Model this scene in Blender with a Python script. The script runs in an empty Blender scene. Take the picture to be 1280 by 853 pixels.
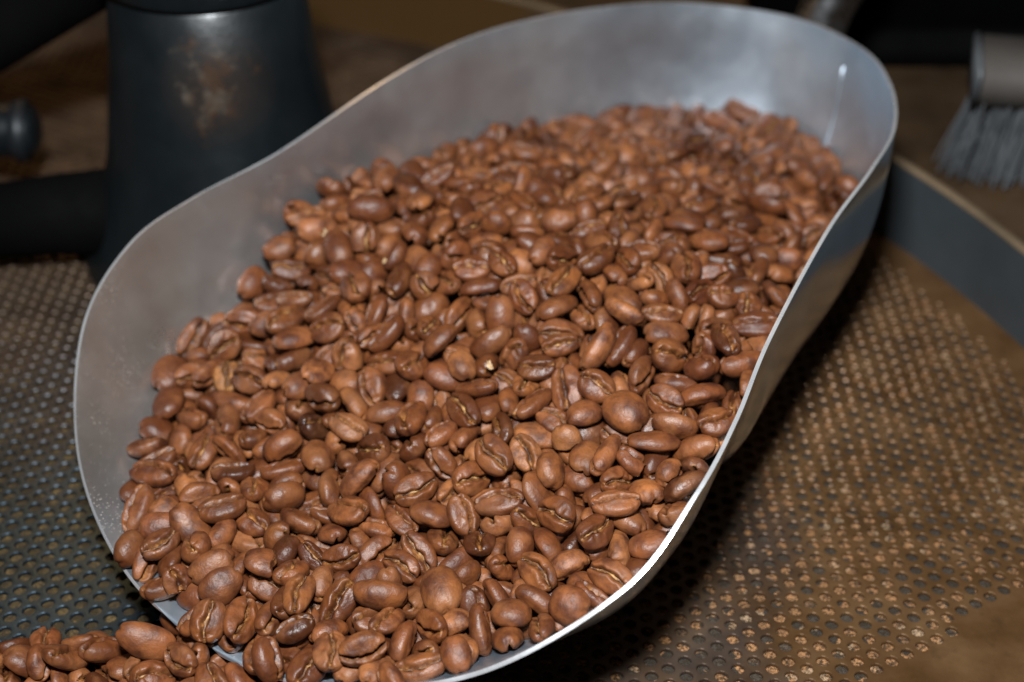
import bpy, bmesh, math, random
import numpy as np
from mathutils import Vector, Matrix, Quaternion, Euler
from mathutils.bvhtree import BVHTree

random.seed(11); rng = np.random.default_rng(11)
scene = bpy.context.scene
C = scene.collection
R = math.radians

# ------------------------------------------------------------------ camera
CAM_H = 0.248; PITCH = 35.613; FPX = 1912.0
cam_d = bpy.data.cameras.new('camera'); cam = bpy.data.objects.new('camera', cam_d); C.objects.link(cam)
cam.location = (0, 0, CAM_H); cam.rotation_euler = (R(90 - PITCH), 0, 0)
cam_d.sensor_width = 36; cam_d.lens = 36 * FPX / 1280
cam_d.clip_start = 0.01; cam_d.clip_end = 50
cam_d.dof.use_dof = True; cam_d.dof.focus_distance = 0.312; cam_d.dof.aperture_fstop = 10.0
scene.camera = cam

# ------------------------------------------------------------------ world, lamps, exposure
world = bpy.data.worlds.new('World'); scene.world = world; world.use_nodes = True
bg = world.node_tree.nodes['Background']
bg.inputs['Color'].default_value = (0.62, 0.40, 0.22, 1); bg.inputs['Strength'].default_value = 0.028

def area_lamp(name, loc, target, size, power, col):
    d = bpy.data.lights.new(name, 'AREA'); d.shape = 'RECTANGLE'; d.size = size[0]; d.size_y = size[1]
    d.energy = power; d.color = col
    o = bpy.data.objects.new(name, d); C.objects.link(o); o.location = loc
    o.rotation_euler = (Vector(target) - Vector(loc)).to_track_quat('-Z', 'Y').to_euler()
    return o
# the camera's flash, just above the lens
area_lamp('camera_flash', (-0.016, 0.058, 0.355), (-0.005, 0.33, 0.03), (0.05, 0.025), 3.25, (0.93, 0.97, 1.0))
# warm room lamp high behind the tray
area_lamp('room_lamp', (-0.30, 1.25, 0.95), (0.0, 0.4, 0.0), (0.5, 0.3), 1.5, (1.0, 0.58, 0.24))

scene.view_settings.view_transform = 'Standard'; scene.view_settings.look = 'None'
scene.view_settings.exposure = 0.0; scene.view_settings.gamma = 1.0

# ------------------------------------------------------------------ helpers
PT = R(PITCH); CP, SP = math.cos(PT), math.sin(PT)
def unp(u, v, z=0.0):                       # photo pixel -> point at height z
    d = Vector(((u - 640) / FPX, CP - (v - 426.5) / FPX * SP, -SP - (v - 426.5) / FPX * CP))
    return Vector((0, 0, CAM_H)) + d * ((z - CAM_H) / d.z)
def proj(p):                                # point -> photo pixel, depth
    z = p[2] - CAM_H; Z = p[1] * CP - z * SP; Y = p[1] * SP + z * CP
    return 640 + FPX * p[0] / Z, 426.5 - FPX * Y / Z, Z
def tag(o, label=None, cat=None, group=None, kind=None):
    if label: o['label'] = label
    if cat: o['category'] = cat
    if group: o['group'] = group
    if kind: o['kind'] = kind
    return o
def empty(name, loc, label, cat, group=None):
    o = bpy.data.objects.new(name, None); C.objects.link(o); o.location = loc; o.empty_display_size = 0.01
    return tag(o, label, cat, group)
def link(name, me, mat=None, parent=None, smooth=True):
    o = bpy.data.objects.new(name, me); C.objects.link(o)
    if mat: 
        me.materials.clear(); me.materials.append(mat)
    if smooth: me.polygons.foreach_set('use_smooth', [True] * len(me.polygons))
    if parent:
        o.parent = parent; o.matrix_parent_inverse = Matrix.Translation(parent.location).inverted()
    return o
def mesh_from(verts, faces):
    me = bpy.data.meshes.new('mesh'); me.from_pydata([tuple(v) for v in verts], [], faces); me.update(); return me
def mesh_bm(bm):
    me = bpy.data.meshes.new('mesh'); bm.to_mesh(me); bm.free(); return me
def tube_bm(bm, path, rad, seg=20, caps=True):
    path = [Vector(p) for p in path]; rings = []
    rad = rad if isinstance(rad, (list, tuple)) else [rad] * len(path)
    for i, p in enumerate(path):
        t = (path[min(i + 1, len(path) - 1)] - path[max(i - 1, 0)]).normalized()
        q = t.to_track_quat('Z', 'Y'); 
        rings.append([bm.verts.new(p + q @ Vector((math.cos(a) * rad[i], math.sin(a) * rad[i], 0)))
                      for a in [2 * math.pi * k / seg for k in range(seg)]])
    for a, b in zip(rings, rings[1:]):
        for k in range(seg): bm.faces.new((a[k], a[(k + 1) % seg], b[(k + 1) % seg], b[k]))
    if caps: bm.faces.new(rings[0][::-1]); bm.faces.new(rings[-1])
    return bm
def lathe_me(prof, center, seg=64):
    vs, fs = [], []
    for r, z in prof:
        for k in range(seg):
            a = 2 * math.pi * k / seg; vs.append((center[0] + r * math.cos(a), center[1] + r * math.sin(a), center[2] + z))
    for i in range(len(prof) - 1):
        for k in range(seg):
            fs.append((i * seg + k, i * seg + (k + 1) % seg, (i + 1) * seg + (k + 1) % seg, (i + 1) * seg + k))
    return mesh_from(vs, fs)
def box_me(size, bev=0.0015, seg=2):
    bm = bmesh.new(); bmesh.ops.create_cube(bm, size=1)
    bmesh.ops.scale(bm, vec=size, verts=bm.verts)
    if bev: bmesh.ops.bevel(bm, geom=bm.edges[:], offset=bev, segments=seg, affect='EDGES')
    return mesh_bm(bm)

# ------------------------------------------------------------------ materials
class NT:
    def __init__(s, name):
        s.m = bpy.data.materials.new(name); s.m.use_nodes = True; s.t = s.m.node_tree; s.n = s.t.nodes
        s.b = s.n['Principled BSDF']
    def new(s, typ, **kw):
        n = s.n.new('ShaderNode' + typ)
        for k, v in kw.items():
            if hasattr(n, k): setattr(n, k, v)
            else: n.inputs[k.replace('_', ' ')].default_value = v
        return n
    def l(s, a, b): s.t.links.new(a, b)
    def noise(s, vec, scale, detail=4, rough=0.55):
        n = s.new('TexNoise'); n.inputs['Scale'].default_value = scale; n.inputs['Detail'].default_value = detail
        n.inputs['Roughness'].default_value = rough; s.l(vec, n.inputs['Vector']); return n.outputs['Fac']
    def ramp(s, fac, stops):
        r = s.new('ValToRGB'); e = r.color_ramp.elements
        e[0].position, e[0].color = stops[0][0], (*stops[0][1], 1)
        e[1].position, e[1].color = stops[-1][0], (*stops[-1][1], 1)
        for p, c in stops[1:-1]:
            x = e.new(p); x.color = (*c, 1)
        s.l(fac, r.inputs['Fac']); return r.outputs['Color']
    def val(s, fac, a, b, lo=0.0, hi=1.0):
        m = s.new('MapRange'); m.inputs[1].default_value = a; m.inputs[2].default_value = b
        m.inputs[3].default_value = lo; m.inputs[4].default_value = hi; s.l(fac, m.inputs[0]); return m.outputs[0]
    def math(s, op, a, b=None):
        m = s.new('Math'); m.operation = op
        for i, x in enumerate((a, b)):
            if x is None: continue
            if isinstance(x, (int, float)): m.inputs[i].default_value = x
            else: s.l(x, m.inputs[i])
        return m.outputs[0]
    def mix(s, fac, a, b, blend='MIX'):
        m = s.new('Mix'); m.data_type = 'RGBA'; m.blend_type = blend
        for sock, x in ((m.inputs[0], fac), (m.inputs[6], a), (m.inputs[7], b)):
            if isinstance(x, (int, float)): sock.default_value = x
            elif isinstance(x, tuple): sock.default_value = (*x, 1)
            else: s.l(x, sock)
        return m.outputs[2]
    def bump(s, h, strength, dist):
        b = s.new('Bump'); b.inputs['Strength'].default_value = strength; b.inputs['Distance'].default_value = dist
        s.l(h, b.inputs['Height']); s.l(b.outputs[0], s.b.inputs['Normal'])
    def set(s, **kw):
        for k, v in kw.items():
            i = s.b.inputs[k.replace('_', ' ')]
            if isinstance(v, tuple): i.default_value = (*v, 1)
            elif isinstance(v, (int, float)): i.default_value = v
            else: s.l(v, i)
        return s.m

def mat_bean():
    s = NT('roasted_coffee'); tc = s.new('TexCoord'); oi = s.new('ObjectInfo'); geo = s.new('NewGeometry')
    ms = s.new('Attribute'); ms.attribute_name = 'loose'
    mxr = s.new('Mix'); s.l(ms.outputs['Fac'], mxr.inputs[0]); s.l(oi.outputs['Alpha'], mxr.inputs[2]); s.l(geo.outputs['Random Per Island'], mxr.inputs[3])
    rnd = mxr.outputs[0]
    off = s.new('VectorMath'); off.operation = 'MULTIPLY_ADD'
    cmb = s.new('CombineXYZ'); 
    for i in range(3): s.l(rnd, cmb.inputs[i])
    s.l(cmb.outputs[0], off.inputs[0]); off.inputs[1].default_value = (0.3, 0.17, 0.23); s.l(tc.outputs['Object'], off.inputs[2])
    v = off.outputs[0]
    n1 = s.noise(v, 260, 5, 0.6); n2 = s.noise(v, 900, 4, 0.6); n3 = s.noise(v, 120, 3)
    base = s.ramp(rnd, [(0.0, (0.045, 0.014, 0.005)), (0.2, (0.105, 0.034, 0.011)), (0.55, (0.178, 0.062, 0.020)), (0.85, (0.240, 0.090, 0.030)), (1.0, (0.32, 0.130, 0.046))])
    c = s.mix(s.val(n1, 0.38, 0.64), base, (0.065, 0.018, 0.005))
    c = s.mix(s.math('MULTIPLY', s.val(n3, 0.50, 0.68), 0.55), c, (0.27, 0.118, 0.050))
    c = s.mix(s.math('MULTIPLY', s.val(n2, 0.55, 0.75), 0.35), c, (0.07, 0.022, 0.009))
    at = s.new('Attribute'); at.attribute_name = 'crease'
    gold = s.mix(s.val(s.noise(v, 520, 4, 0.7), 0.47, 0.68), (0.035, 0.010, 0.003), (0.42, 0.20, 0.06))
    c = s.mix(at.outputs['Fac'], c, gold)
    c = s.mix(1.0, c, (1.02, 0.90, 0.77), 'MULTIPLY')
    c = s.mix(1.0, c, oi.outputs['Color'], 'MULTIPLY')
    rough = s.val(s.math('ADD', n1, s.math('MULTIPLY', rnd, 0.35)), 0.35, 1.0, 0.35, 0.62)
    w = s.math('ADD', s.math('MULTIPLY', n1, 0.6), s.math('MULTIPLY', n2, 0.35))
    s.bump(w, 0.6, 0.0009)
    return s.set(Base_Color=c, Roughness=rough, Specular_IOR_Level=0.5)
M_BEAN = mat_bean()
def mat_skin():
    s = NT('silverskin'); tc = s.new('TexCoord'); n = s.noise(tc.outputs['Object'], 700, 4)
    s.bump(n, 0.8, 0.0006)
    return s.set(Base_Color=s.ramp(n, [(0.36, (0.045, 0.015, 0.006)), (0.54, (0.16, 0.065, 0.02)), (0.74, (0.50, 0.28, 0.10))]), Roughness=0.55)
M_SKIN = mat_skin()
def mat_scoop(name='dull_aluminium', r0=0.26, r1=0.48, dust=1.0, met=0.88):
    s = NT(name); tc = s.new('TexCoord'); o = tc.outputs['Object']
    n = s.noise(o, 17, 6, 0.62); sm = s.noise(o, 9, 3); fine = s.noise(o, 420, 3)
    mp = s.new('Mapping'); mp.inputs['Scale'].default_value = (60, 60, 900); s.l(o, mp.inputs['Vector'])
    br = s.noise(mp.outputs[0], 1.0, 4)
    vo = s.new('TexVoronoi'); vo.inputs['Scale'].default_value = 1250; s.l(o, vo.inputs['Vector'])
    thr = s.val(s.noise(o, 38, 4), 0.44, 0.72, 0.0, 0.26 * dust)
    speck = s.math('MULTIPLY', s.math('LESS_THAN', vo.outputs['Distance'], thr), 0.55)
    c = s.ramp(n, [(0.3, (0.36, 0.46, 0.57)), (0.5, (0.54, 0.66, 0.78)), (0.7, (0.80, 0.89, 0.97))])
    c = s.mix(s.math('MULTIPLY', s.val(sm, 0.48, 0.66), 0.45), c, (0.40, 0.30, 0.22))
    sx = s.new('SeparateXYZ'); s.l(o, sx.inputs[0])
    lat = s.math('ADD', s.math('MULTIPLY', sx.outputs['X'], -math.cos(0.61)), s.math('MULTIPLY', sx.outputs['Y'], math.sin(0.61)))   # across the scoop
    dust_reflection = s.val(s.math('ADD', lat, s.math('MULTIPLY', s.noise(o, 14, 4), 0.05)), 0.205, 0.255)                                     # brown reflection of the beans, with dust, painted in on one side
    c = s.mix(s.math('MULTIPLY', dust_reflection, 0.5 * dust), c, (0.56, 0.44, 0.32))
    c = s.mix(s.math('MULTIPLY', speck, 1.0), c, (0.74, 0.68, 0.58))
    r = s.math('ADD', s.val(n, 0.35, 0.65, r0, r1), s.math('MULTIPLY', speck, 0.3))
    s.bump(s.math('ADD', s.math('MULTIPLY', br, 0.5), s.math('MULTIPLY', fine, 0.5)), 0.12, 0.0005)
    return s.set(Base_Color=c, Roughness=r, Metallic=s.math('SUBTRACT', met, s.math('MULTIPLY', speck, 0.5)))
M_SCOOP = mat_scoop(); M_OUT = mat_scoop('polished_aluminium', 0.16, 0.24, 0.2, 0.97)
def mat_plate():
    s = NT('oiled_steel_plate'); tc = s.new('TexCoord'); o = tc.outputs['Object']
    sx = s.new('SeparateXYZ'); s.l(o, sx.inputs[0])
    n = s.noise(o, 14, 6, 0.62); n2 = s.noise(o, 60, 5, 0.6); f = s.noise(o, 700, 3)
    oil_r = s.val(s.math('ADD', s.math('MULTIPLY', sx.outputs['X'], 4.6), s.math('MULTIPLY', n, 1.1)), 0.30, 0.85)
    oil_f = s.val(s.math('ADD', s.math('MULTIPLY', sx.outputs['Y'], 6.0), s.math('MULTIPLY', n, 0.8)), 2.12, 2.6, 0.0, 0.7)
    oil = s.math('MAXIMUM', oil_r, oil_f)
    st = s.ramp(n2, [(0.3, (0.030, 0.046, 0.062)), (0.7, (0.060, 0.090, 0.115))])
    ol = s.ramp(n2, [(0.28, (0.085, 0.040, 0.014)), (0.5, (0.140, 0.072, 0.029)), (0.72, (0.19, 0.104, 0.045))])
    c = s.mix(oil, st, ol)
    c = s.mix(s.math('MULTIPLY', s.val(s.noise(o, 34, 4, 0.7), 0.58, 0.68), 0.65), c, (0.030, 0.020, 0.013))
    s.bump(s.math('ADD', n2, s.math('MULTIPLY', f, 0.3)), 0.15, 0.0005)
    return s.set(Base_Color=c, Roughness=s.val(n2, 0.3, 0.7, 0.28, 0.42), Metallic=s.val(oil, 0, 1, 0.85, 0.40))
M_PLATE = mat_plate()
def mat_under():
    s = NT('chaff_under_plate'); tc = s.new('TexCoord'); o = tc.outputs['Object']
    sx = s.new('SeparateXYZ'); s.l(o, sx.inputs[0])
    vo = s.new('TexVoronoi'); vo.inputs['Scale'].default_value = 260; s.l(o, vo.inputs['Vector'])
    sep = s.new('SeparateColor'); s.l(vo.outputs['Color'], sep.inputs[0])
    f = s.noise(o, 1500, 4, 0.7)
    rt = s.ramp(sep.outputs[0], [(0.0, (0.05, 0.045, 0.04)), (0.42, (0.11, 0.09, 0.07)), (0.50, (0.50, 0.24, 0.10)), (0.85, (0.64, 0.32, 0.14)), (1.0, (0.68, 0.46, 0.28))])
    lt = s.ramp(sep.outputs[0], [(0.0, (0.05, 0.033, 0.012)), (0.6, (0.125, 0.083, 0.032)), (1.0, (0.26, 0.17, 0.065))])
    c = s.mix(s.val(s.math('ADD', sx.outputs['X'], s.math('MULTIPLY', s.noise(o, 12), 0.1)), 0.0, 0.09), lt, rt)
    c = s.mix(s.val(f, 0.42, 0.62), (0.05, 0.035, 0.022), c)
    s.bump(f, 1.0, 0.001)
    return s.set(Base_Color=c, Roughness=0.8, Specular_IOR_Level=0.15)
M_UNDER = mat_under()
def mat_paint(name, col, rough, metal=0.0, wear=None, amp=0.5):
    s = NT(name); tc = s.new('TexCoord'); o = tc.outputs['Object']
    n = s.noise(o, 30, 5, 0.6); n2 = s.noise(o, 160, 4)
    d = tuple(x * amp for x in col)
    c = s.mix(s.val(n, 0.35, 0.7), col, d)
    if wear: c = s.mix(s.val(s.noise(o, 26, 6, 0.68), wear[0], wear[0] + 0.05), c, wear[1])
    s.bump(s.math('ADD', n, s.math('MULTIPLY', n2, 0.6)), 0.25, 0.001)
    return s.set(Base_Color=c, Roughness=s.val(n2, 0.3, 0.7, rough - 0.08, rough + 0.1), Metallic=metal)
M_CAST = mat_paint('black_cast_iron', (0.007, 0.010, 0.012), 0.40, 0.2)
M_BLACK = mat_paint('black_enamel', (0.0025, 0.0025, 0.0025), 0.85); M_BLACK.node_tree.nodes['Principled BSDF'].inputs['Specular IOR Level'].default_value = 0.06
def mat_wall():
    s = NT('dark_blue_grey_wall'); tc = s.new('TexCoord'); o = tc.outputs['Object']; sx = s.new('SeparateXYZ'); s.l(o, sx.inputs[0])
    n = s.noise(o, 30, 5, 0.6)
    c = s.mix(s.val(n, 0.35, 0.7), (0.050, 0.060, 0.067), (0.036, 0.043, 0.048))
    c = s.mix(s.val(s.math('ADD', sx.outputs['X'], s.math('MULTIPLY', n, 0.03)), 0.05, 0.02), c, (0.075, 0.036, 0.008))     # warm orange reflection painted into the colour round the far side
    s.bump(n, 0.25, 0.001)
    return s.set(Base_Color=c, Roughness=0.55, Metallic=0.1)
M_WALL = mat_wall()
M_EDGE = mat_paint('worn_edge', (0.26, 0.19, 0.12), 0.5, 0.4)
M_DECK = mat_paint('brown_stained_deck', (0.075, 0.042, 0.019), 0.55, 0.0, None, 0.35)
M_BLOCK = mat_paint('weathered_grey_wood', (0.10, 0.088, 0.078), 0.6, 0.2, None, 0.85)
M_BRIS = mat_paint('grey_bristle', (0.15, 0.16, 0.17), 0.4, 0.2, None, 0.2)
M_RIM = mat_paint('polished_rim', (0.90, 0.91, 0.93), 0.30, 0.72, None, 0.92)
M_RING = mat_paint('grey_clamp', (0.015, 0.018, 0.022), 0.5, 0.3)
M_CHROME = mat_paint('polished_steel', (0.55, 0.57, 0.60), 0.25, 1.0, None, 0.9)

# ------------------------------------------------------------------ cooling tray
TC = Vector((-0.19, 0.225, 0)); TR = 0.352; WALL_H = 0.026
tray = empty('cooling_tray', (0, 0.35, 0), 'round perforated steel cooling tray with low dark wall, under the scoop', 'tray')
def build_plate():
    P = 0.0043; vs = []; fs = []; nv = 0
    A = unp(1080, 862); B = unp(1280, 752); en = Vector((B.y - A.y, -(B.x - A.x))).normalized()   # outward normal of the unperforated corner
    if en.dot(Vector((0, -1))) < 0: en = -en
    hexr = P / math.sqrt(3)
    def ring(n, r, z, rot=0.0):
        a = np.arange(n) * 2 * np.pi / n + rot; return np.c_[r * np.cos(a), r * np.sin(a), np.full(n, z)]
    def cell(n, r):
        if n == 12:
            a = np.arange(12) * np.pi / 6; rr = np.where(np.arange(12) % 2 == 0, hexr, P / 2)
            out = np.c_[rr * np.cos(a), rr * np.sin(a), np.zeros(12)]
        else: out = ring(6, hexr, 0)
        V = np.r_[out, ring(n, r * 1.12, -0.00002), ring(n, r, -0.0002), ring(n, r, -0.0008)]
        F = [(k * n + j, k * n + (j + 1) % n, (k + 1) * n + (j + 1) % n, (k + 1) * n + j) for k in range(3) for j in range(n)]
        return V, F
    near = cell(12, 0.00143); far = cell(6, 0.0015)
    plain = (ring(6, hexr, 0), [(0, 1, 2, 3, 4, 5)])
    i0 = int(-0.37 / (P * math.sqrt(3) / 2))
    for i in range(i0, 60):
        x = i * P * math.sqrt(3) / 2
        if x > 0.165: break
        for j in range(26, 140):
            y = (j + 0.5 * (i % 2)) * P
            d = math.hypot(x - TC.x, y - TC.y)
            if d > TR + 0.003 or y > 0.585: continue
            hole = d < TR - 0.009 and en.dot(Vector((x - A.x, y - A.y))) < -0.002
            V, F = plain if not hole else (near if y < 0.44 and x > -0.2 else far)
            # oil and dust clog a few holes
            vs.append(V + np.array([x, y, 0])); fs.extend([tuple(k + nv for k in f) for f in F]); nv += len(V)
    me = mesh_from(np.concatenate(vs), fs)
    bm = bmesh.new(); bm.from_mesh(me); bmesh.ops.remove_doubles(bm, verts=bm.verts, dist=2e-5); bm.to_mesh(me); bm.free()
    return me
link('perforated_plate', build_plate(), M_PLATE, tray, smooth=False)
def disc_sheet(r, z, seg=96):
    return mesh_from([(TC.x + r * math.cos(2 * math.pi * k / seg), TC.y + r * math.sin(2 * math.pi * k / seg), z) for k in range(seg)], [tuple(range(seg))])
link('under_pan', disc_sheet(TR - 0.001, -0.00105), M_UNDER, tray, smooth=False)
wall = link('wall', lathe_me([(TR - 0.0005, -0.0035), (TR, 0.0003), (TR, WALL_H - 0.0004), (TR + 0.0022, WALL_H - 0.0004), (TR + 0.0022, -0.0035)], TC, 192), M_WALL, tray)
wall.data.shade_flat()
link('wall_edge', lathe_me([(TR - 0.0003, WALL_H - 0.0003), (TR - 0.0003, WALL_H + 0.0005), (TR + 0.0003, WALL_H + 0.0009), (TR + 0.0022, WALL_H + 0.0009), (TR + 0.0027, WALL_H + 0.0005), (TR + 0.0027, WALL_H - 0.0003)], TC, 192), M_EDGE, wall)

# deck outside the tray wall, and the machine housing behind it
def ring_sheet(r0, r1, z, seg=120):
    vs = []; fs = []
    for r in (r0, r1):
        for k in range(seg): vs.append((TC.x + r * math.cos(2 * math.pi * k / seg), TC.y + r * math.sin(2 * math.pi * k / seg), z))
    for k in range(seg): fs.append((k, (k + 1) % seg, seg + (k + 1) % seg, seg + k))
    return mesh_from(vs, fs)
deck = link('machine_deck', ring_sheet(TR + 0.004, 0.75, 0.012), M_DECK, smooth=False)
tag(deck, kind='structure')
pb = unp(1130, 88, 0.012)
housing = empty('machine_housing', (pb.x + 0.1, pb.y + 0.028, 0.0125), 'dark roaster housing panel standing behind the brush', 'machine')
hp = link('panel', box_me((0.42, 0.05, 0.30), 0.004), M_BLACK, None); hp.parent = housing; hp.location = (0.06, 0.01, 0.15)
hp2 = link('foot_rail', box_me((0.42, 0.012, 0.012), 0.002), M_BLACK, None); hp2.parent = housing; hp2.location = (0.06, -0.0225, 0.0062)

# ------------------------------------------------------------------ agitator hub
HB = unp(297, 306); HB = Vector((HB.x, HB.y, 0.0))
hub = empty('agitator_hub', HB, 'black cast iron conical hub with rust scuffs rising from the tray', 'hub')
def mat_scuffed(center, r):
    s = NT('scuffed_cast_iron'); tc = s.new('TexCoord'); o = tc.outputs['Object']
    d = s.new('VectorMath'); d.operation = 'DISTANCE'; s.l(o, d.inputs[0]); d.inputs[1].default_value = center
    n = s.noise(o, 30, 5, 0.6); n1 = s.noise(o, 105, 6, 0.7); n2 = s.noise(o, 70, 4, 0.6)
    area = s.val(d.outputs['Value'], r, r * 0.25)
    m = s.math('MULTIPLY', s.val(s.math('ADD', n1, s.math('MULTIPLY', area, 0.16)), 0.62, 0.76), s.val(area, 0.0, 0.3))
    c = s.mix(s.val(n, 0.35, 0.7), (0.005, 0.0075, 0.009), (0.011, 0.015, 0.017))
    c = s.mix(s.math('MULTIPLY', area, 0.55), c, (0.040, 0.026, 0.019))
    c = s.mix(m, c, s.mix(s.val(n2, 0.5, 0.6), (0.050, 0.026, 0.014), (0.10, 0.08, 0.06)))
    s.bump(s.math('ADD', n, s.math('MULTIPLY', n1, 0.5)), 0.3, 0.001)
    return s.set(Base_Color=c, Roughness=s.val(n2, 0.3, 0.7, 0.28, 0.42), Metallic=0.2, Specular_IOR_Level=0.7)
_dv = (Vector((0, 0, 0)) - HB); _dv.z = 0; _dv.normalize()
M_SCUFF = mat_scuffed(HB + _dv * 0.030 + Vector((0.0, 0, 0.066)), 0.018)
col = link('column', lathe_me([(0.0450, 0.0015), (0.0452, 0.003), (0.0415, 0.008), (0.0335, 0.036), (0.0287, 0.066), (0.0265, 0.0855), (0.0255, 0.0865)], HB, 72), M_SCUFF, hub)
link('collar', lathe_me([(0.0254, 0.0866), (0.0276, 0.0872), (0.0283, 0.0882), (0.0283, 0.104), (0.0276, 0.105), (0.014, 0.105), (0.014, 0.16), (0, 0.16)], HB, 72), M_CAST, hub)
# arm leaving the hub to the left, with a rounded paddle holder at its end
bm = bmesh.new(); a0 = HB + Vector((-0.02, -0.006, 0.016))
tube_bm(bm, [a0, a0 + Vector((-0.03, -0.003, 0.0)), a0 + Vector((-0.052, -0.006, -0.001))], [0.014, 0.012, 0.011], 24)
link('arm', mesh_bm(bm), M_BLACK, hub)
kp = unp(22, 178, 0.02)
bm = bmesh.new(); tube_bm(bm, [kp + Vector((-0.07, 0.004, 0.004)), kp + Vector((0.002, 0, 0.004)), kp + Vector((0.006, 0, 0.004)), kp + Vector((0.0075, 0, 0.004))], [0.0085, 0.0085, 0.0075, 0.004], 28)
link('paddle_rod', mesh_bm(bm), M_CAST, hub)
bm = bmesh.new(); tube_bm(bm, [kp + Vector((0.0, 0.0, 0.004)), kp + Vector((0.0012, 0.0, 0.004)), kp + Vector((0.0036, 0, 0.004)), kp + Vector((0.0048, 0, 0.004))], [0.0089, 0.0098, 0.0098, 0.0089], 28, False)
link('clamp_ring', mesh_bm(bm), M_RING, hub)
# upper arm crossing the corner of the view
u0 = unp(150, -60, 0.085); u1 = unp(-60, 70, 0.05)
bm = bmesh.new(); d = (u1 - u0)
tube_bm(bm, [HB + Vector((0, 0, 0.12)), u0, u0 + d * 0.5, u1, u1 + d * 0.5], [0.0115] * 5, 24)
link('upper_arm', mesh_bm(bm), M_BLACK, hub)

# ------------------------------------------------------------------ brush beyond the wall
b0 = unp(1182, 229, 0.0125); brush = empty('bench_brush', b0, 'bench brush with grey wood block and grey bristles beyond the tray wall', 'brush')
bx = Vector((0.985, -0.17, 0)).normalized(); by = Vector((0.17, 0.985, 0))
bh = 0.0275
blk = link('block', box_me((0.105, 0.020, 0.0130), 0.0008, 2), M_BLOCK)
blk.parent = brush; blk.location = bx * 0.0572 + by * 0.010 + Vector((0, 0, bh + 0.0062)); blk.rotation_euler = (R(14), 0, math.atan2(bx.y, bx.x))
cap = link('end_cap', box_me((0.0022, 0.0205, 0.0135), 0.0005), M_BRIS)
cap.parent = brush; cap.location = bx * 0.0040 + by * 0.010 + Vector((0, 0, bh + 0.0062)); cap.rotation_euler = blk.rotation_euler
bm = bmesh.new(); rb = random.Random(5)
for row in range(5):
    for k in range(25):
        base = bx * (0.007 + k * 0.0042 + rb.uniform(-.0006, .0006)) + by * (0.003 + row * 0.0036) + Vector((0, 0, bh + 0.001)) + b0
        for q in range(10):
            sp = Vector((rb.gauss(0, 1), rb.gauss(0, 1), 0)) * 0.0022
            tip = base + sp * 1.2 + Vector((0, 0, -bh - 0.0006 + rb.uniform(0, .003))) - bx * (0.0045 * (1 - k / 24)) - by * 0.002
            s0 = base + sp * 0.22
            tube_bm(bm, [s0, s0.lerp(tip, .5) + Vector((rb.gauss(0, .0005), rb.gauss(0, .0005), 0)), tip], [0.00042, 0.00040, 0.00028], 4, False)
br = link('bristles', mesh_bm(bm), M_BRIS, brush); tag(br, kind='stuff')

# ------------------------------------------------------------------ scoop
RIM = np.array([[-8.8, 0.0, 14.6], [-5.7, 28.7, 19.7], [7.7, 55.5, 28.8], [28.7, 73.7, 44.0], [48.5, 77.1, 55.2], [68.1, 74.6, 59.6], [92.3, 68.9, 62.9], [127.6, 63.9, 69.6], [156.1, 61.0, 71.0], [182.1, 55.6, 69.6], [206.8, 43.7, 68.1], [226.4, 26.6, 66.5], [238.8, 0.0, 64.3]])
SO = np.array([-56.123, 224.475]); YAW = 0.62035610; NSE = 2.8; SPINE = RIM[-1, 0] - 58
def spl(c, n):
    m = len(c); t = np.linspace(0, m - 1, n); i = np.minimum(t.astype(int), m - 2); u = (t - i)[:, None]; mir = np.array([1, -1, 1])
    pm = c[np.maximum(i - 1, 0)]; p0 = c[i]; p1 = c[i + 1]; p2 = c[np.minimum(i + 2, m - 1)]
    pm = np.where((i == 0)[:, None], c[1] * mir, pm); p2 = np.where((i == m - 2)[:, None], c[m - 2] * mir, p2)
    return p0 + 0.5 * u * ((p1 - pm) + u * ((2 * pm - 5 * p0 + 4 * p1 - p2) + u * (3 * (p0 - p1) + p2 - pm)))
def keel(x): return 14 * np.clip(1 - x / 110, 0, 1) ** 2 + 1.5
def sstep(a, b, x):
    t = np.clip((x - a) / (b - a), 0, 1); return t * t * (3 - 2 * t)
cy, sy = math.cos(YAW), math.sin(YAW)
def s2w(A):                                 # scoop frame (mm) -> metres
    A = np.atleast_2d(A)
    return np.c_[SO[0] + A[:, 0] * sy - A[:, 1] * cy, SO[1] + A[:, 0] * cy + A[:, 1] * sy, A[:, 2]] * 0.001
def w2s(Wp):
    u = np.atleast_2d(Wp)[:, :2] * 1000 - SO
    return np.c_[u[:, 0] * sy + u[:, 1] * cy, -u[:, 0] * cy + u[:, 1] * sy, np.atleast_2d(Wp)[:, 2] * 1000]
def scoop_grid(nu, nv):
    r = spl(RIM, nu); rows = []
    half = []
    for x, y, z in r:
        y = max(y, 0); cx = min(x, SPINE); rad = math.hypot(x - cx, y); d = np.array([x - cx, y]) / rad if rad > 1e-4 else np.array([1., 0])
        zb = keel(cx); Wd = rad + (1 - sstep(40, 95, x)) * (max(78 - rad, 0)); 
        if x > 95: Wd = rad
        vm = math.asin(min((rad / Wd) ** (NSE / 2), 1)); v = np.linspace(0, vm, nv)
        yy = Wd * np.sin(v) ** (2 / NSE); G = 1 - np.cos(v) ** (2 / NSE); g = G / max(G[-1], 1e-9)
        half.append(np.c_[cx + d[0] * yy, d[1] * yy, zb + (z - zb) * g])
    full = half + [h * np.array([1, -1, 1]) for h in half[-2::-1]]
    V = np.concatenate(full); n = len(full)
    F = [(i * nv + j, i * nv + j + 1, (i + 1) * nv + j + 1, (i + 1) * nv + j) for i in range(n - 1) for j in range(nv - 1)]
    return V, F
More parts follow.
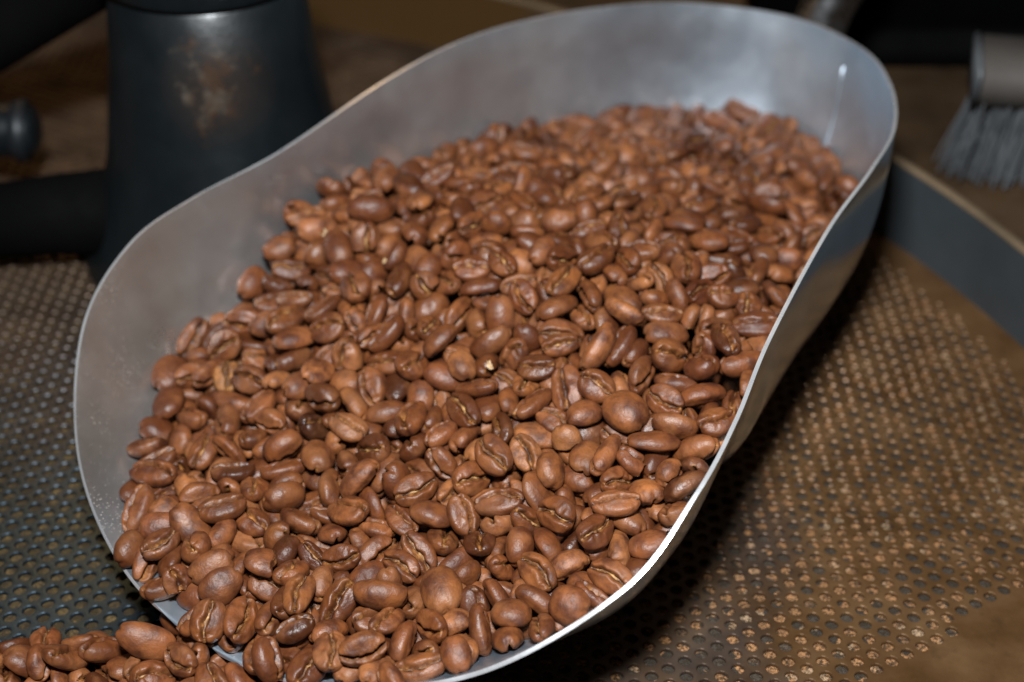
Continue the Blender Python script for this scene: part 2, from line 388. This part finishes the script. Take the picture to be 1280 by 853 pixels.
def scoop_mesh(nu, nv, sc=1.0):
    V, F = scoop_grid(nu, nv); me = mesh_from(s2w(V) * sc, F)
    bm = bmesh.new(); bm.from_mesh(me); bmesh.ops.remove_doubles(bm, verts=bm.verts, dist=3e-5 * sc)
    bmesh.ops.dissolve_degenerate(bm, dist=1e-6 * sc, edges=bm.edges)
    bmesh.ops.recalc_face_normals(bm, faces=bm.faces)
    bm.faces.ensure_lookup_table()
    # normals upward / inward on the keel
    f = min(bm.faces, key=lambda f: f.calc_center_median().z + abs(f.calc_center_median().x - s2w([[150, 0, 0]])[0][0] * sc))
    if f.normal.z < 0: bmesh.ops.reverse_faces(bm, faces=bm.faces)
    bm.to_mesh(me); bm.free(); return me
sb = s2w([[150, 0, 0]])[0]
scoop = empty('coffee_scoop', (sb[0], sb[1], 0), 'dull aluminium hand scoop heaped with roasted coffee beans', 'scoop')
sm = scoop_mesh(161, 30)
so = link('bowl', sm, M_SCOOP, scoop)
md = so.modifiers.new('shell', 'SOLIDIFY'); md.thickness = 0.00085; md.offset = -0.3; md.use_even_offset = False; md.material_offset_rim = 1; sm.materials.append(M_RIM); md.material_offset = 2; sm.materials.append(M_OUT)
mb = so.modifiers.new('edge', 'BEVEL'); mb.width = 0.00036; mb.segments = 4; mb.limit_method = 'ANGLE'; mb.angle_limit = R(55)
# weld seam where the back meets the side
SV, _ = scoop_grid(161, 30); SW = s2w(SV)
si = min(range(165, 300), key=lambda i: math.hypot(proj(SW[i * 30 + 29])[0] - 1062, proj(SW[i * 30 + 29])[1] - 49))
sc_ax = s2w([[SPINE, 0, 0]])[0]; sp_ = []
for j in range(29, 12, -1):
    p = Vector(SW[si * 30 + j]); inw = Vector((sc_ax[0] - p.x, sc_ax[1] - p.y, 0)).normalized(); sp_.append(p + inw * 0.00045)
bm = bmesh.new(); tube_bm(bm, sp_[1:], 0.00032, 8)
link('weld_seam', mesh_bm(bm), M_SCOOP, scoop)
# hollow handle rising from the back
hp0 = s2w([[245.5, 0, 44], [251, 0, 48], [262, 0, 60], [300, 0, 84], [345, 0, 112], [352, 0, 116], [355, 0, 118]])
bm = bmesh.new(); tube_bm(bm, hp0, [0.0085, 0.0080, 0.0080, 0.0100, 0.0115, 0.0100, 0.004], 28)
bm2 = bmesh.new(); tube_bm(bm2, s2w([[239.4, 0, 46], [247, 0, 45]]), [0.0070, 0.0085], 28)
link('handle_socket', mesh_bm(bm2), M_SCOOP, scoop)
link('handle', mesh_bm(bm), M_CHROME, scoop)

# ------------------------------------------------------------------ beans: shapes
def bean_shape(seed, nt, nph):
    r = np.random.default_rng(seed)
    a = 4.55 * r.uniform(0.88, 1.12); b = 3.4 * r.uniform(0.9, 1.1); ct = 2.75 * r.uniform(0.78, 1.15); cb = 1.75 * r.uniform(0.7, 1.2)
    th = np.linspace(0, np.pi, nt + 1)
    t = np.linspace(-1, 1, nph, endpoint=False); ph = -np.pi / 2 + np.pi * (0.45 * t + 0.55 * t ** 3)      # dense round the crease
    TH, PH = np.meshgrid(th[1:-1], ph, indexing='ij')
    s, c = np.sin(TH), np.cos(TH)
    rho = s ** 0.86
    egg = 1 + r.uniform(-0.10, 0.10) * c
    X = a * c; Y = b * rho * egg * np.cos(PH); sp = np.sin(PH)
    Z = np.where(sp > 0, ct * rho * np.abs(sp) ** 0.92, -cb * rho * np.abs(sp) ** 0.75)
    # soft lumps
    k = r.normal(size=(6, 3)) * 0.45; p0 = r.uniform(0, 6.28, 6); am = r.uniform(0.04, 0.13, 6)
    lump = sum(am[i] * np.sin(k[i, 0] * X + k[i, 1] * Y + k[i, 2] * Z + p0[i]) for i in range(6))
    k2 = r.normal(size=(8, 3)) * 1.5; p2 = r.uniform(0, 6.28, 8)
    wr = sum(np.sin(k2[i, 0] * X + k2[i, 1] * Y + k2[i, 2] * Z + p2[i]) for i in range(8)) / 8
    low = np.clip(-Z / cb, 0, 1)
    f = 1 + lump * 0.22 + 0.035 * wr + 0.05 * wr * low
    X, Y, Z = X * f, Y * f, Z * f
    # crease on the flat side
    bend = r.uniform(-0.6, 0.6); wav = r.uniform(0.15, 0.5)
    y0 = bend * (1 - (X / a) ** 2) + wav * np.sin(X / a * 3.2 + r.uniform(0, 6)) + 0.06 * np.sin(X * 2.6 + r.uniform(0, 6))
    dy = Y - y0; wdt = (0.42 + 0.25 * r.uniform(0, 1) * (1 - (X / a) ** 2)) * (1 + 0.25 * np.sin(X * 1.9 + r.uniform(0, 6)))
    onflat = np.clip(-sp * 3, 0, 1)
    dep = r.uniform(1.1, 1.7) * np.clip(1.12 - (X / a) ** 4, 0, 1)
    g = np.exp(-(np.abs(dy) / wdt) ** 2.6) * onflat
    lip = np.exp(-((np.abs(dy) - wdt * 2.0) / 0.8) ** 2) * onflat
    Z = Z + dep * g - 0.30 * lip
    # split, puckered ends and short cracks running off the crease
    for _ in range(r.integers(2, 6)):
        x0 = r.uniform(-0.85, 0.85) * a; sl = r.uniform(-0.5, 0.5); side = r.choice([-1, 1]); ln = r.uniform(1.0, 2.6)
        dc = np.exp(-((X - x0 - sl * dy) / 0.28) ** 2) * (side * dy > 0) * np.exp(-(np.abs(dy) / ln) ** 3) * onflat
        Z = Z + 0.4 * dc; g = np.maximum(g, dc * 0.35)
    notch = np.exp(-((Y - y0) / 0.55) ** 2) * np.clip((np.abs(X) / a - 0.75) * 4, 0, 1)
    X = X * (1 - 0.10 * notch)
    # dent on the back now and then
    if r.random() < 0.35:
        q = r.uniform(-2, 2, 2); Z = Z - 0.5 * np.exp(-((X - q[0]) ** 2 + (Y - q[1]) ** 2) / 0.9) * (sp > 0)
    if seed % 11 == 5:      # a bean snapped across
        lim = 0.15 * a + 0.35 * np.sin(Y * 1.7 + 1) + 0.25 * np.sin(Z * 2.9); cut = X > lim
        g = np.where(cut, 0.75, g); X = np.where(cut, lim + 0.10 * (X - lim), X)
    V = np.c_[X.ravel(), Y.ravel(), Z.ravel()]
    zc = (Z.max() + Z.min()) / 2
    V = np.r_[V, [[X[0].max() + 0.02 * a, y0[0].mean() * 0.3, Z[0].mean()]], [[-a * 0.98, y0[-1].mean() * 0.3, Z[-1].mean()]]]
    V[:, 2] -= zc
    n1 = nt - 1; F = []
    for i in range(n1 - 1):
        for j in range(nph):
            j2 = (j + 1) % nph; F.append((i * nph + j, (i + 1) * nph + j, (i + 1) * nph + j2, i * nph + j2))
    e0 = n1 * nph; e1 = e0 + 1
    for j in range(nph):
        j2 = (j + 1) % nph; F.append((e0, j, j2)); F.append((e1, (n1 - 1) * nph + j2, (n1 - 1) * nph + j))
    cr = np.r_[np.clip(g.ravel() * 1.0, 0, 1), 0.3, 0.3]
    # silverskin ribbon lying in the crease
    xs = np.linspace(-0.8, 0.8, 15) * a; sv = []; sf = []
    ii = np.argmin(np.abs(PH[0] + np.pi / 2))
    for q, x in enumerate(xs):
        row = np.argmin(np.abs(X[:, ii] - x)); jj = np.argmin(np.where(onflat[row] > .5, np.abs(dy[row]), 9))
        yc, zz, w = Y[row, jj], Z[row, jj] - zc, 0.42 * wdt[row, jj] * (1.05 - (x / a) ** 4)
        rough = 0.22 * r.uniform(-1, 1)
        sv += [(X[row, jj], yc - w, zz - 0.35 + rough * .6), (X[row, jj], yc, zz - 0.50 + rough), (X[row, jj], yc + w, zz - 0.35 - rough * .6)]
        if q: sf += [(3 * q - 3, 3 * q, 3 * q + 1, 3 * q - 2), (3 * q - 2, 3 * q + 1, 3 * q + 2, 3 * q - 1)]
    return V * 0.001, F, cr, np.array(sv) * 0.001, sf
def bean_me(V, F, cr):
    me = mesh_from(V, F); at = me.attributes.new('crease', 'FLOAT', 'POINT'); at.data.foreach_set('value', np.asarray(cr, dtype=np.float32))
    me.polygons.foreach_set('use_smooth', [True] * len(me.polygons)); me.materials.append(M_BEAN); return me
NVAR = 24
HI = [bean_shape(100 + k, 34, 44) for k in range(NVAR)]
LO = [bean_shape(100 + k, 22, 30) for k in range(NVAR)]

# ------------------------------------------------------------------ beans: let them fall and settle (1 unit = 1 cm while they do)
HX = [-20, -5, 15, 40, 70, 100, 130, 170, 210, 240]
HZ = [6, 20, 23.5, 29, 44.5, 59, 54, 43, 35.5, 34]
def target(x, y):
    w = np.interp(x, [-9, 0, 25, 56, 105, 180, 218, 237], [10, 42, 70, 74, 66, 57, 38, 12])
    return np.interp(x, HX, HZ) + 4.5 * (1 - np.clip(np.abs(y) / w, 0, 1) ** 2) + 1.0
BAND = 15.5
def settle():
    S = 100.0; tmp = []
    rw_col = bpy.data.collections.new('settling'); 
    bpy.ops.rigidbody.world_add(); rw = scene.rigidbody_world; rw.collection = rw_col
    rw.substeps_per_frame = 6; rw.solver_iterations = 10
    g_old = tuple(scene.gravity); scene.gravity = (0, 0, -260)
    def add(me, loc=(0, 0, 0), rot=None, active=False, shape='MESH', scale=None):
        o = bpy.data.objects.new('settling_tmp', me); C.objects.link(o); o.location = loc
        if rot is not None: o.rotation_mode = 'QUATERNION'; o.rotation_quaternion = rot
        if scale is not None: o.scale = scale
        tmp.append(o); o['act'] = active; o['shp'] = shape; rw_col.objects.link(o); return o
    sc_me = scoop_mesh(61, 12, S); add(sc_me)
    fl = mesh_from(np.array([[-.4, 0, 0], [.4, 0, 0], [.4, .6, 0], [-.4, .6, 0]]) * S, [(0, 1, 2, 3)]); add(fl)
    # the beans deeper in the heap act as a fixed bed for the ones on top
    gx = np.linspace(-2, 236, 60); gy = np.linspace(-76, 76, 40); cv = []
    for x in gx:
        for y in gy: cv.append((x, y, target(x, y) - BAND - (12 if x < 8 else 0) + 1.6 * math.sin(x * .7) * math.sin(y * .8)))
    add(mesh_from(s2w(np.array(cv)) * S, [(i * 40 + j, (i + 1) * 40 + j, (i + 1) * 40 + j + 1, i * 40 + j + 1) for i in range(59) for j in range(39)]))
    hulls = []
    for k in range(NVAR):
        V = bean_shape(100 + k, 7, 8)[0] * S; bm = bmesh.new(); [bm.verts.new(v) for v in V]
        r = bmesh.ops.convex_hull(bm, input=bm.verts); 
        bmesh.ops.delete(bm, geom=[g for g in r['geom_interior'] if isinstance(g, bmesh.types.BMVert)], context='VERTS'); hulls.append(mesh_bm(bm))
    beans = []
    def drop(p, k=None):
        k = int(rng.integers(NVAR)); q = Quaternion(rng.normal(size=4)).normalized(); sc = rng.normal(1.0, 0.08)
        s3 = np.clip(np.array([sc * rng.normal(1, .06), sc, sc * rng.normal(1, .06)]), .76, 1.22)
        o = add(hulls[k], Vector(p) * S, q, True, 'CONVEX_HULL', tuple(s3)); beans.append((o, k, tuple(s3)))
    rimL = spl(RIM, 200)
    for x in np.arange(-6, 234, 8.4):
        wr = np.interp(x, rimL[:, 0], rimL[:, 1]) - 8
        for y in np.arange(-72, 72.1, 8.4):
            for l in range(4 if x > 62 else 3):
                xx, yy = x + rng.uniform(-2, 2), y + rng.uniform(-2, 2)
                if abs(yy) > wr - (1.5 if l else 4) - (17 if 8 < x < 58 and yy > 0 else 0) or (x > 180 and math.hypot(xx - SPINE, yy) > 50): continue
                drop(s2w([[xx, yy, target(xx, yy) - BAND + 6 + 8.6 * l]])[0])
    for x in np.arange(-9, 14, 9.0):          # beans pouring over the lip
        for y in np.arange(-45, 50, 8.5):
            for l in range(3): drop(s2w([[x + rng.uniform(-2, 2), y + rng.uniform(-2, 2), 46 + 9 * l]])[0])
    # spill on the tray round the mouth
    for u in range(-60, 640, 30):
        for v in range(812, 1000, 27):
            p = unp(u + rng.uniform(-9, 9), v + rng.uniform(-9, 9)); s = w2s(np.array(p))[0]
            if s[0] > -10 and abs(s[1]) < 62: continue
            if u > 210 and s[0] > -9: continue
            if v < 835 and u > 150: continue
            for l in range(4 if s[0] < -9 and abs(s[1]) < 45 else 2 if u < 300 else 1):
                drop((p.x, p.y, 0.006 + 0.010 * l))
    bpy.context.view_layer.update()
    for o in tmp:
        rb = o.rigid_body; rb.type = 'ACTIVE' if o['act'] else 'PASSIVE'; rb.collision_shape = o['shp']
        rb.friction = 0.75; rb.restitution = 0.0; rb.use_margin = True; rb.collision_margin = 0.004 if o['act'] else 0.02
        if o['act']: rb.linear_damping = 0.15; rb.angular_damping = 0.35; rb.mass = 0.1
    rw.point_cache.frame_start = 1; rw.point_cache.frame_end = 60
    for fr in range(1, 43): scene.frame_set(fr)
    dg = bpy.context.evaluated_depsgraph_get(); res = []
    for o, k, s3 in beans:
        m = o.evaluated_get(dg).matrix_world; loc = m.to_translation() / S; res.append((loc, m.to_quaternion(), Vector(s3), k))
    scene.frame_set(1)
    bpy.ops.rigidbody.world_remove()
    for o in tmp: bpy.data.objects.remove(o)
    bpy.data.collections.remove(rw_col); scene.gravity = g_old
    return res
BEANS = settle()
print('beans dropped', len(BEANS))

def keep(b):
    loc = b[0]; s = w2s(np.array(loc))[0]; u, v, Z = proj(loc)
    if loc.z < -0.002: return False
    rimL = spl(RIM, 200); w = np.interp(s[0], rimL[:, 0], rimL[:, 1]); inside = -6 < s[0] < 236 and abs(s[1]) < w + 1
    if inside and s[0] < 60:
        k0 = keel(s[0]); zr = np.interp(s[0], rimL[:, 0], rimL[:, 2]); G = lambda y: 1 - (1 - min(y / 78, .999) ** NSE) ** (1 / NSE)
        if s[2] < k0 + (zr - k0) * G(abs(s[1])) / G(w) - 0.5: inside = False
    if inside: return u > np.interp(v, [360, 400, 480, 520, 600, 670, 730, 780], [225, 222, 196, 178, 172, 140, 172, 190]) + 6
    # on the tray: only the spill round the mouth stays
    return v > (800 if u < 215 else 770) and u < 600 and loc.z < 0.05
BEANS = [b for b in BEANS if keep(b)]
print('beans kept', len(BEANS))

# which beans show largest: count camera rays that meet each bean first
vs = []; fs = []; own = []; nv = 0
VL = [bean_shape(100 + k, 8, 10) for k in range(NVAR)]
MATS = [Matrix.LocRotScale(l, q, s) for l, q, s, k in BEANS]
for i, (l, q, s, k) in enumerate(BEANS):
    V, F = VL[k][0], VL[k][1]; m = np.array(MATS[i]); W = V @ m[:3, :3].T + m[:3, 3]
    vs.append(W); fs += [tuple(j + nv for j in f) for f in F]; own += [i] * len(F); nv += len(V)
V, F = scoop_grid(61, 12); vs.append(s2w(V)); fs += [tuple(j + nv for j in f) for f in F]; own += [-1] * len(F)
tree = BVHTree.FromPolygons([tuple(v) for v in np.concatenate(vs)], fs)
cnt = np.zeros(len(BEANS), int); cp = Vector((0, 0, CAM_H))
for v in range(2, 853, 5):
    for u in range(2, 1280, 5):
        d = Vector(((u - 640) / FPX, CP - (v - 426.5) / FPX * SP, -SP - (v - 426.5) / FPX * CP))
        h = tree.ray_cast(cp, d)
        if h[2] is not None and own[h[2]] >= 0: cnt[own[h[2]]] += 1
order = np.argsort(-cnt, kind='stable'); print('beans in view', int((cnt > 0).sum()), 'over 20 samples', int((cnt > 20).sum()))
single = [int(i) for i in order[:300] if cnt[i] > 0]

ME_HI = [bean_me(*HI[k][:3]) for k in range(NVAR)]
ME_SK = []
for k in range(NVAR):
    me = mesh_from(HI[k][3], HI[k][4]); me.materials.append(M_SKIN); me.polygons.foreach_set('use_smooth', [True] * len(me.polygons)); ME_SK.append(me)
# singular beans of the photograph: (pixel, tint, label)
SPECIAL = [((281, 463), (1.35, 1.6, 1.6, 0.95), 'pale tan underroasted coffee bean among the brown beans'),
           ((866, 368), (0.75, 0.62, 0.55, 0.3), 'dark glossy reddish coffee bean near the scoop wall'),
           ((400, 545), (0.6, 0.6, 0.65, 0.0), 'darkest blackish brown coffee bean in the heap'),
           ((158, 666), (0.75, 0.72, 0.7, 0.3), 'dark brown coffee bean lying over the scoop lip'),
           ((810, 625), (1.15, 1.1, 1.0, 0.95), 'light orange brown coffee bean with crease, by the rim')]
spec = {}
for px, colr, lab in SPECIAL:
    i = min((i for i in single if i not in spec and cnt[i] > 30), key=lambda i: math.hypot(proj(BEANS[i][0])[0] - px[0], proj(BEANS[i][0])[1] - px[1]))
    spec[i] = (colr, lab)
cr_ = random.Random(3)
tones = {i: float(np.clip(cr_.gauss(0.52, 0.24), 0, 0.99)) for i in range(len(BEANS))}
for i in single:
    l, q, s, k = BEANS[i]
    o = bpy.data.objects.new('coffee_bean', ME_HI[k]); C.objects.link(o); o.matrix_world = MATS[i]
    f = (q @ Vector((0, 0, -1))).dot((cp - l).normalized()); inside = w2s(np.array(l))[0][0] > -8
    tone = tones[i]; word = 'dark brown' if tone < 0.2 else ('light brown' if tone > 0.78 else 'mid brown')
    look = 'crease showing' if f > 0.4 else ('rounded back up' if f < -0.25 else 'on its edge')
    sx_, sy_, _ = w2s(np.array(l))[0]
    if not inside: place = 'spilled on the tray'
    elif sx_ > 185: place = 'by the tall scoop back'
    elif sx_ < 28: place = 'at the scoop mouth'
    elif sy_ > 30: place = 'by the scoop wall facing the hub'
    elif sy_ < -30: place = 'by the scoop wall facing the brush'
    else: place = 'in the middle of the heap'
    if inside and place == 'in the middle of the heap': place = 'mid-heap towards the mouth' if sx_ < 80 else ('mid-heap towards the scoop back' if sx_ > 130 else place)
    big = s.x * s.y * s.z; word = ('large ' if big > 1.16 else 'small ' if big < 0.84 else '') + word
    skin = f > 0.0 and cr_.random() < 0.75
    if look == 'crease showing': look = 'pale flecked crease' if skin else 'dark crease'
    o.color = (cr_.uniform(.97, 1.04), 1, cr_.uniform(.95, 1.08), tone)
    if i in spec:
        o.color = spec[i][0]; tag(o, spec[i][1], 'coffee bean')
    else: tag(o, '%s coffee bean with %s, %s' % (word, look, place) if look != 'on its edge' else '%s coffee bean lying on its edge, %s' % (word, place), 'coffee bean', '%s coffee beans, %s, %s' % (word, look, place))
    if skin:
        c = bpy.data.objects.new('silverskin', ME_SK[k]); C.objects.link(c); c.parent = o
# papery chaff flakes caught on the heap and along the rim
M_CHAFF = NT('papery_chaff'); _tc = M_CHAFF.new('TexCoord'); _n = M_CHAFF.noise(_tc.outputs['Object'], 900, 4)
M_CHAFF = M_CHAFF.set(Base_Color=M_CHAFF.ramp(_n, [(0.35, (0.30, 0.17, 0.075)), (0.7, (0.62, 0.46, 0.27))]), Roughness=0.6)
FLAKES = [((822, 655), 4.2, 'torn tan chaff flake against the inner wall by the open tray'), ((404, 292), 3.4, 'golden chaff flake lying high in the heap near the hub'),
          ((482, 328), 2.0, 'tiny pale chaff flake in mid-heap below the hub side'), ((612, 458), 2.6, 'small golden chaff flake resting in the middle of the heap'),
          ((262, 806), 2.2, 'small pale chaff flake at the mouth by the spilled beans')]
fr_ = random.Random(21)
for (u, v), size, lab in FLAKES:
    d = Vector(((u - 640) / FPX, CP - (v - 426.5) / FPX * SP, -SP - (v - 426.5) / FPX * CP)); h = tree.ray_cast(cp, d)
    if h[0] is None: continue
    nu_, nv_ = 7, 5; fv = []; ff = []
    for i in range(nu_):
        for j in range(nv_):
            x, y = i / (nu_ - 1) - .5, j / (nv_ - 1) - .5; e = 1 - 0.35 * fr_.random() * (abs(x) > .4 or abs(y) > .4)
            fv.append((x * size * e, y * size * .6 * e * (1 - abs(x)), size * (0.35 * x * x + 0.5 * y * y) + fr_.gauss(0, .04) * size))
    ff = [(i * nv_ + j, (i + 1) * nv_ + j, (i + 1) * nv_ + j + 1, i * nv_ + j + 1) for i in range(nu_ - 1) for j in range(nv_ - 1)]
    fo = link('chaff_flake', mesh_from(np.array(fv) * 0.001, ff), M_CHAFF); so_ = fo.modifiers.new('paper', 'SOLIDIFY'); so_.thickness = 0.00012
    nrm = (h[1] if h[1].dot(d) < 0 else -h[1]); nrm = (nrm + Vector((0, 0, 1.0))).normalized()
    fo.matrix_world = Matrix.Translation(h[0] + nrm * 0.0003) @ nrm.to_track_quat('Z', 'Y').to_matrix().to_4x4() @ Matrix.Rotation(fr_.uniform(0, 6), 4, 'Z')
    tag(fo, lab, 'chaff flake')
# all the other beans of the heap, and the bed beneath them, as one mass
rest = [i for i in range(len(BEANS)) if i not in set(single)]
vs = []; fs = []; crs = []; nv = 0
def addb(shape, m):
    global nv
    W = shape[0] @ m[:3, :3].T + m[:3, 3]; vs.append(W); fs.extend([tuple(j + nv for j in f) for f in shape[1]]); crs.append(shape[2]); nv += len(W)
MD = {}
for i in rest:
    k = BEANS[i][3]
    sh = LO[k] if cnt[i] > 3 else VL[k]
    addb(sh, np.array(MATS[i]))
for x in np.arange(6, 232, 8.5):
    for y in np.arange(-66, 67, 8.5):
        rimL = spl(RIM, 200); w = np.interp(x, rimL[:, 0], rimL[:, 1])
        for z in np.arange(6, 60, 7.0):
            if z > target(x, y) - BAND - 4 or z < keel(x) + 5: continue
            hw = max(w - 2, 1) * (1 - max(0, 1 - (z - keel(x)) / 62) ** NSE) ** (1 / NSE) - 7
            if x > SPINE: 
                if math.hypot(x - SPINE, y) > 56 * (1 - max(0, 1 - z / 62) ** NSE) ** (1 / NSE) - 7: continue
            elif abs(y) > hw: continue
            q = Quaternion(rng.normal(size=4)).normalized(); p = s2w([[x, y, z]])[0]
            addb(VL[int(rng.integers(NVAR))], np.array(Matrix.LocRotScale(Vector(p), q, Vector((.9, .9, .9)))))
mass_me = bean_me(np.concatenate(vs), fs, np.concatenate(crs)); la = mass_me.attributes.new('loose', 'FLOAT', 'POINT'); la.data.foreach_set('value', np.ones(len(mass_me.vertices), dtype=np.float32))
mass = bpy.data.objects.new('coffee_beans', mass_me); C.objects.link(mass)
tag(mass, 'mass of smaller showing brown coffee beans filling the scoop between the others', 'coffee beans', None, 'stuff')
print('rest', len(rest), 'tris', sum(len(p.vertices) - 2 for p in mass.data.polygons))
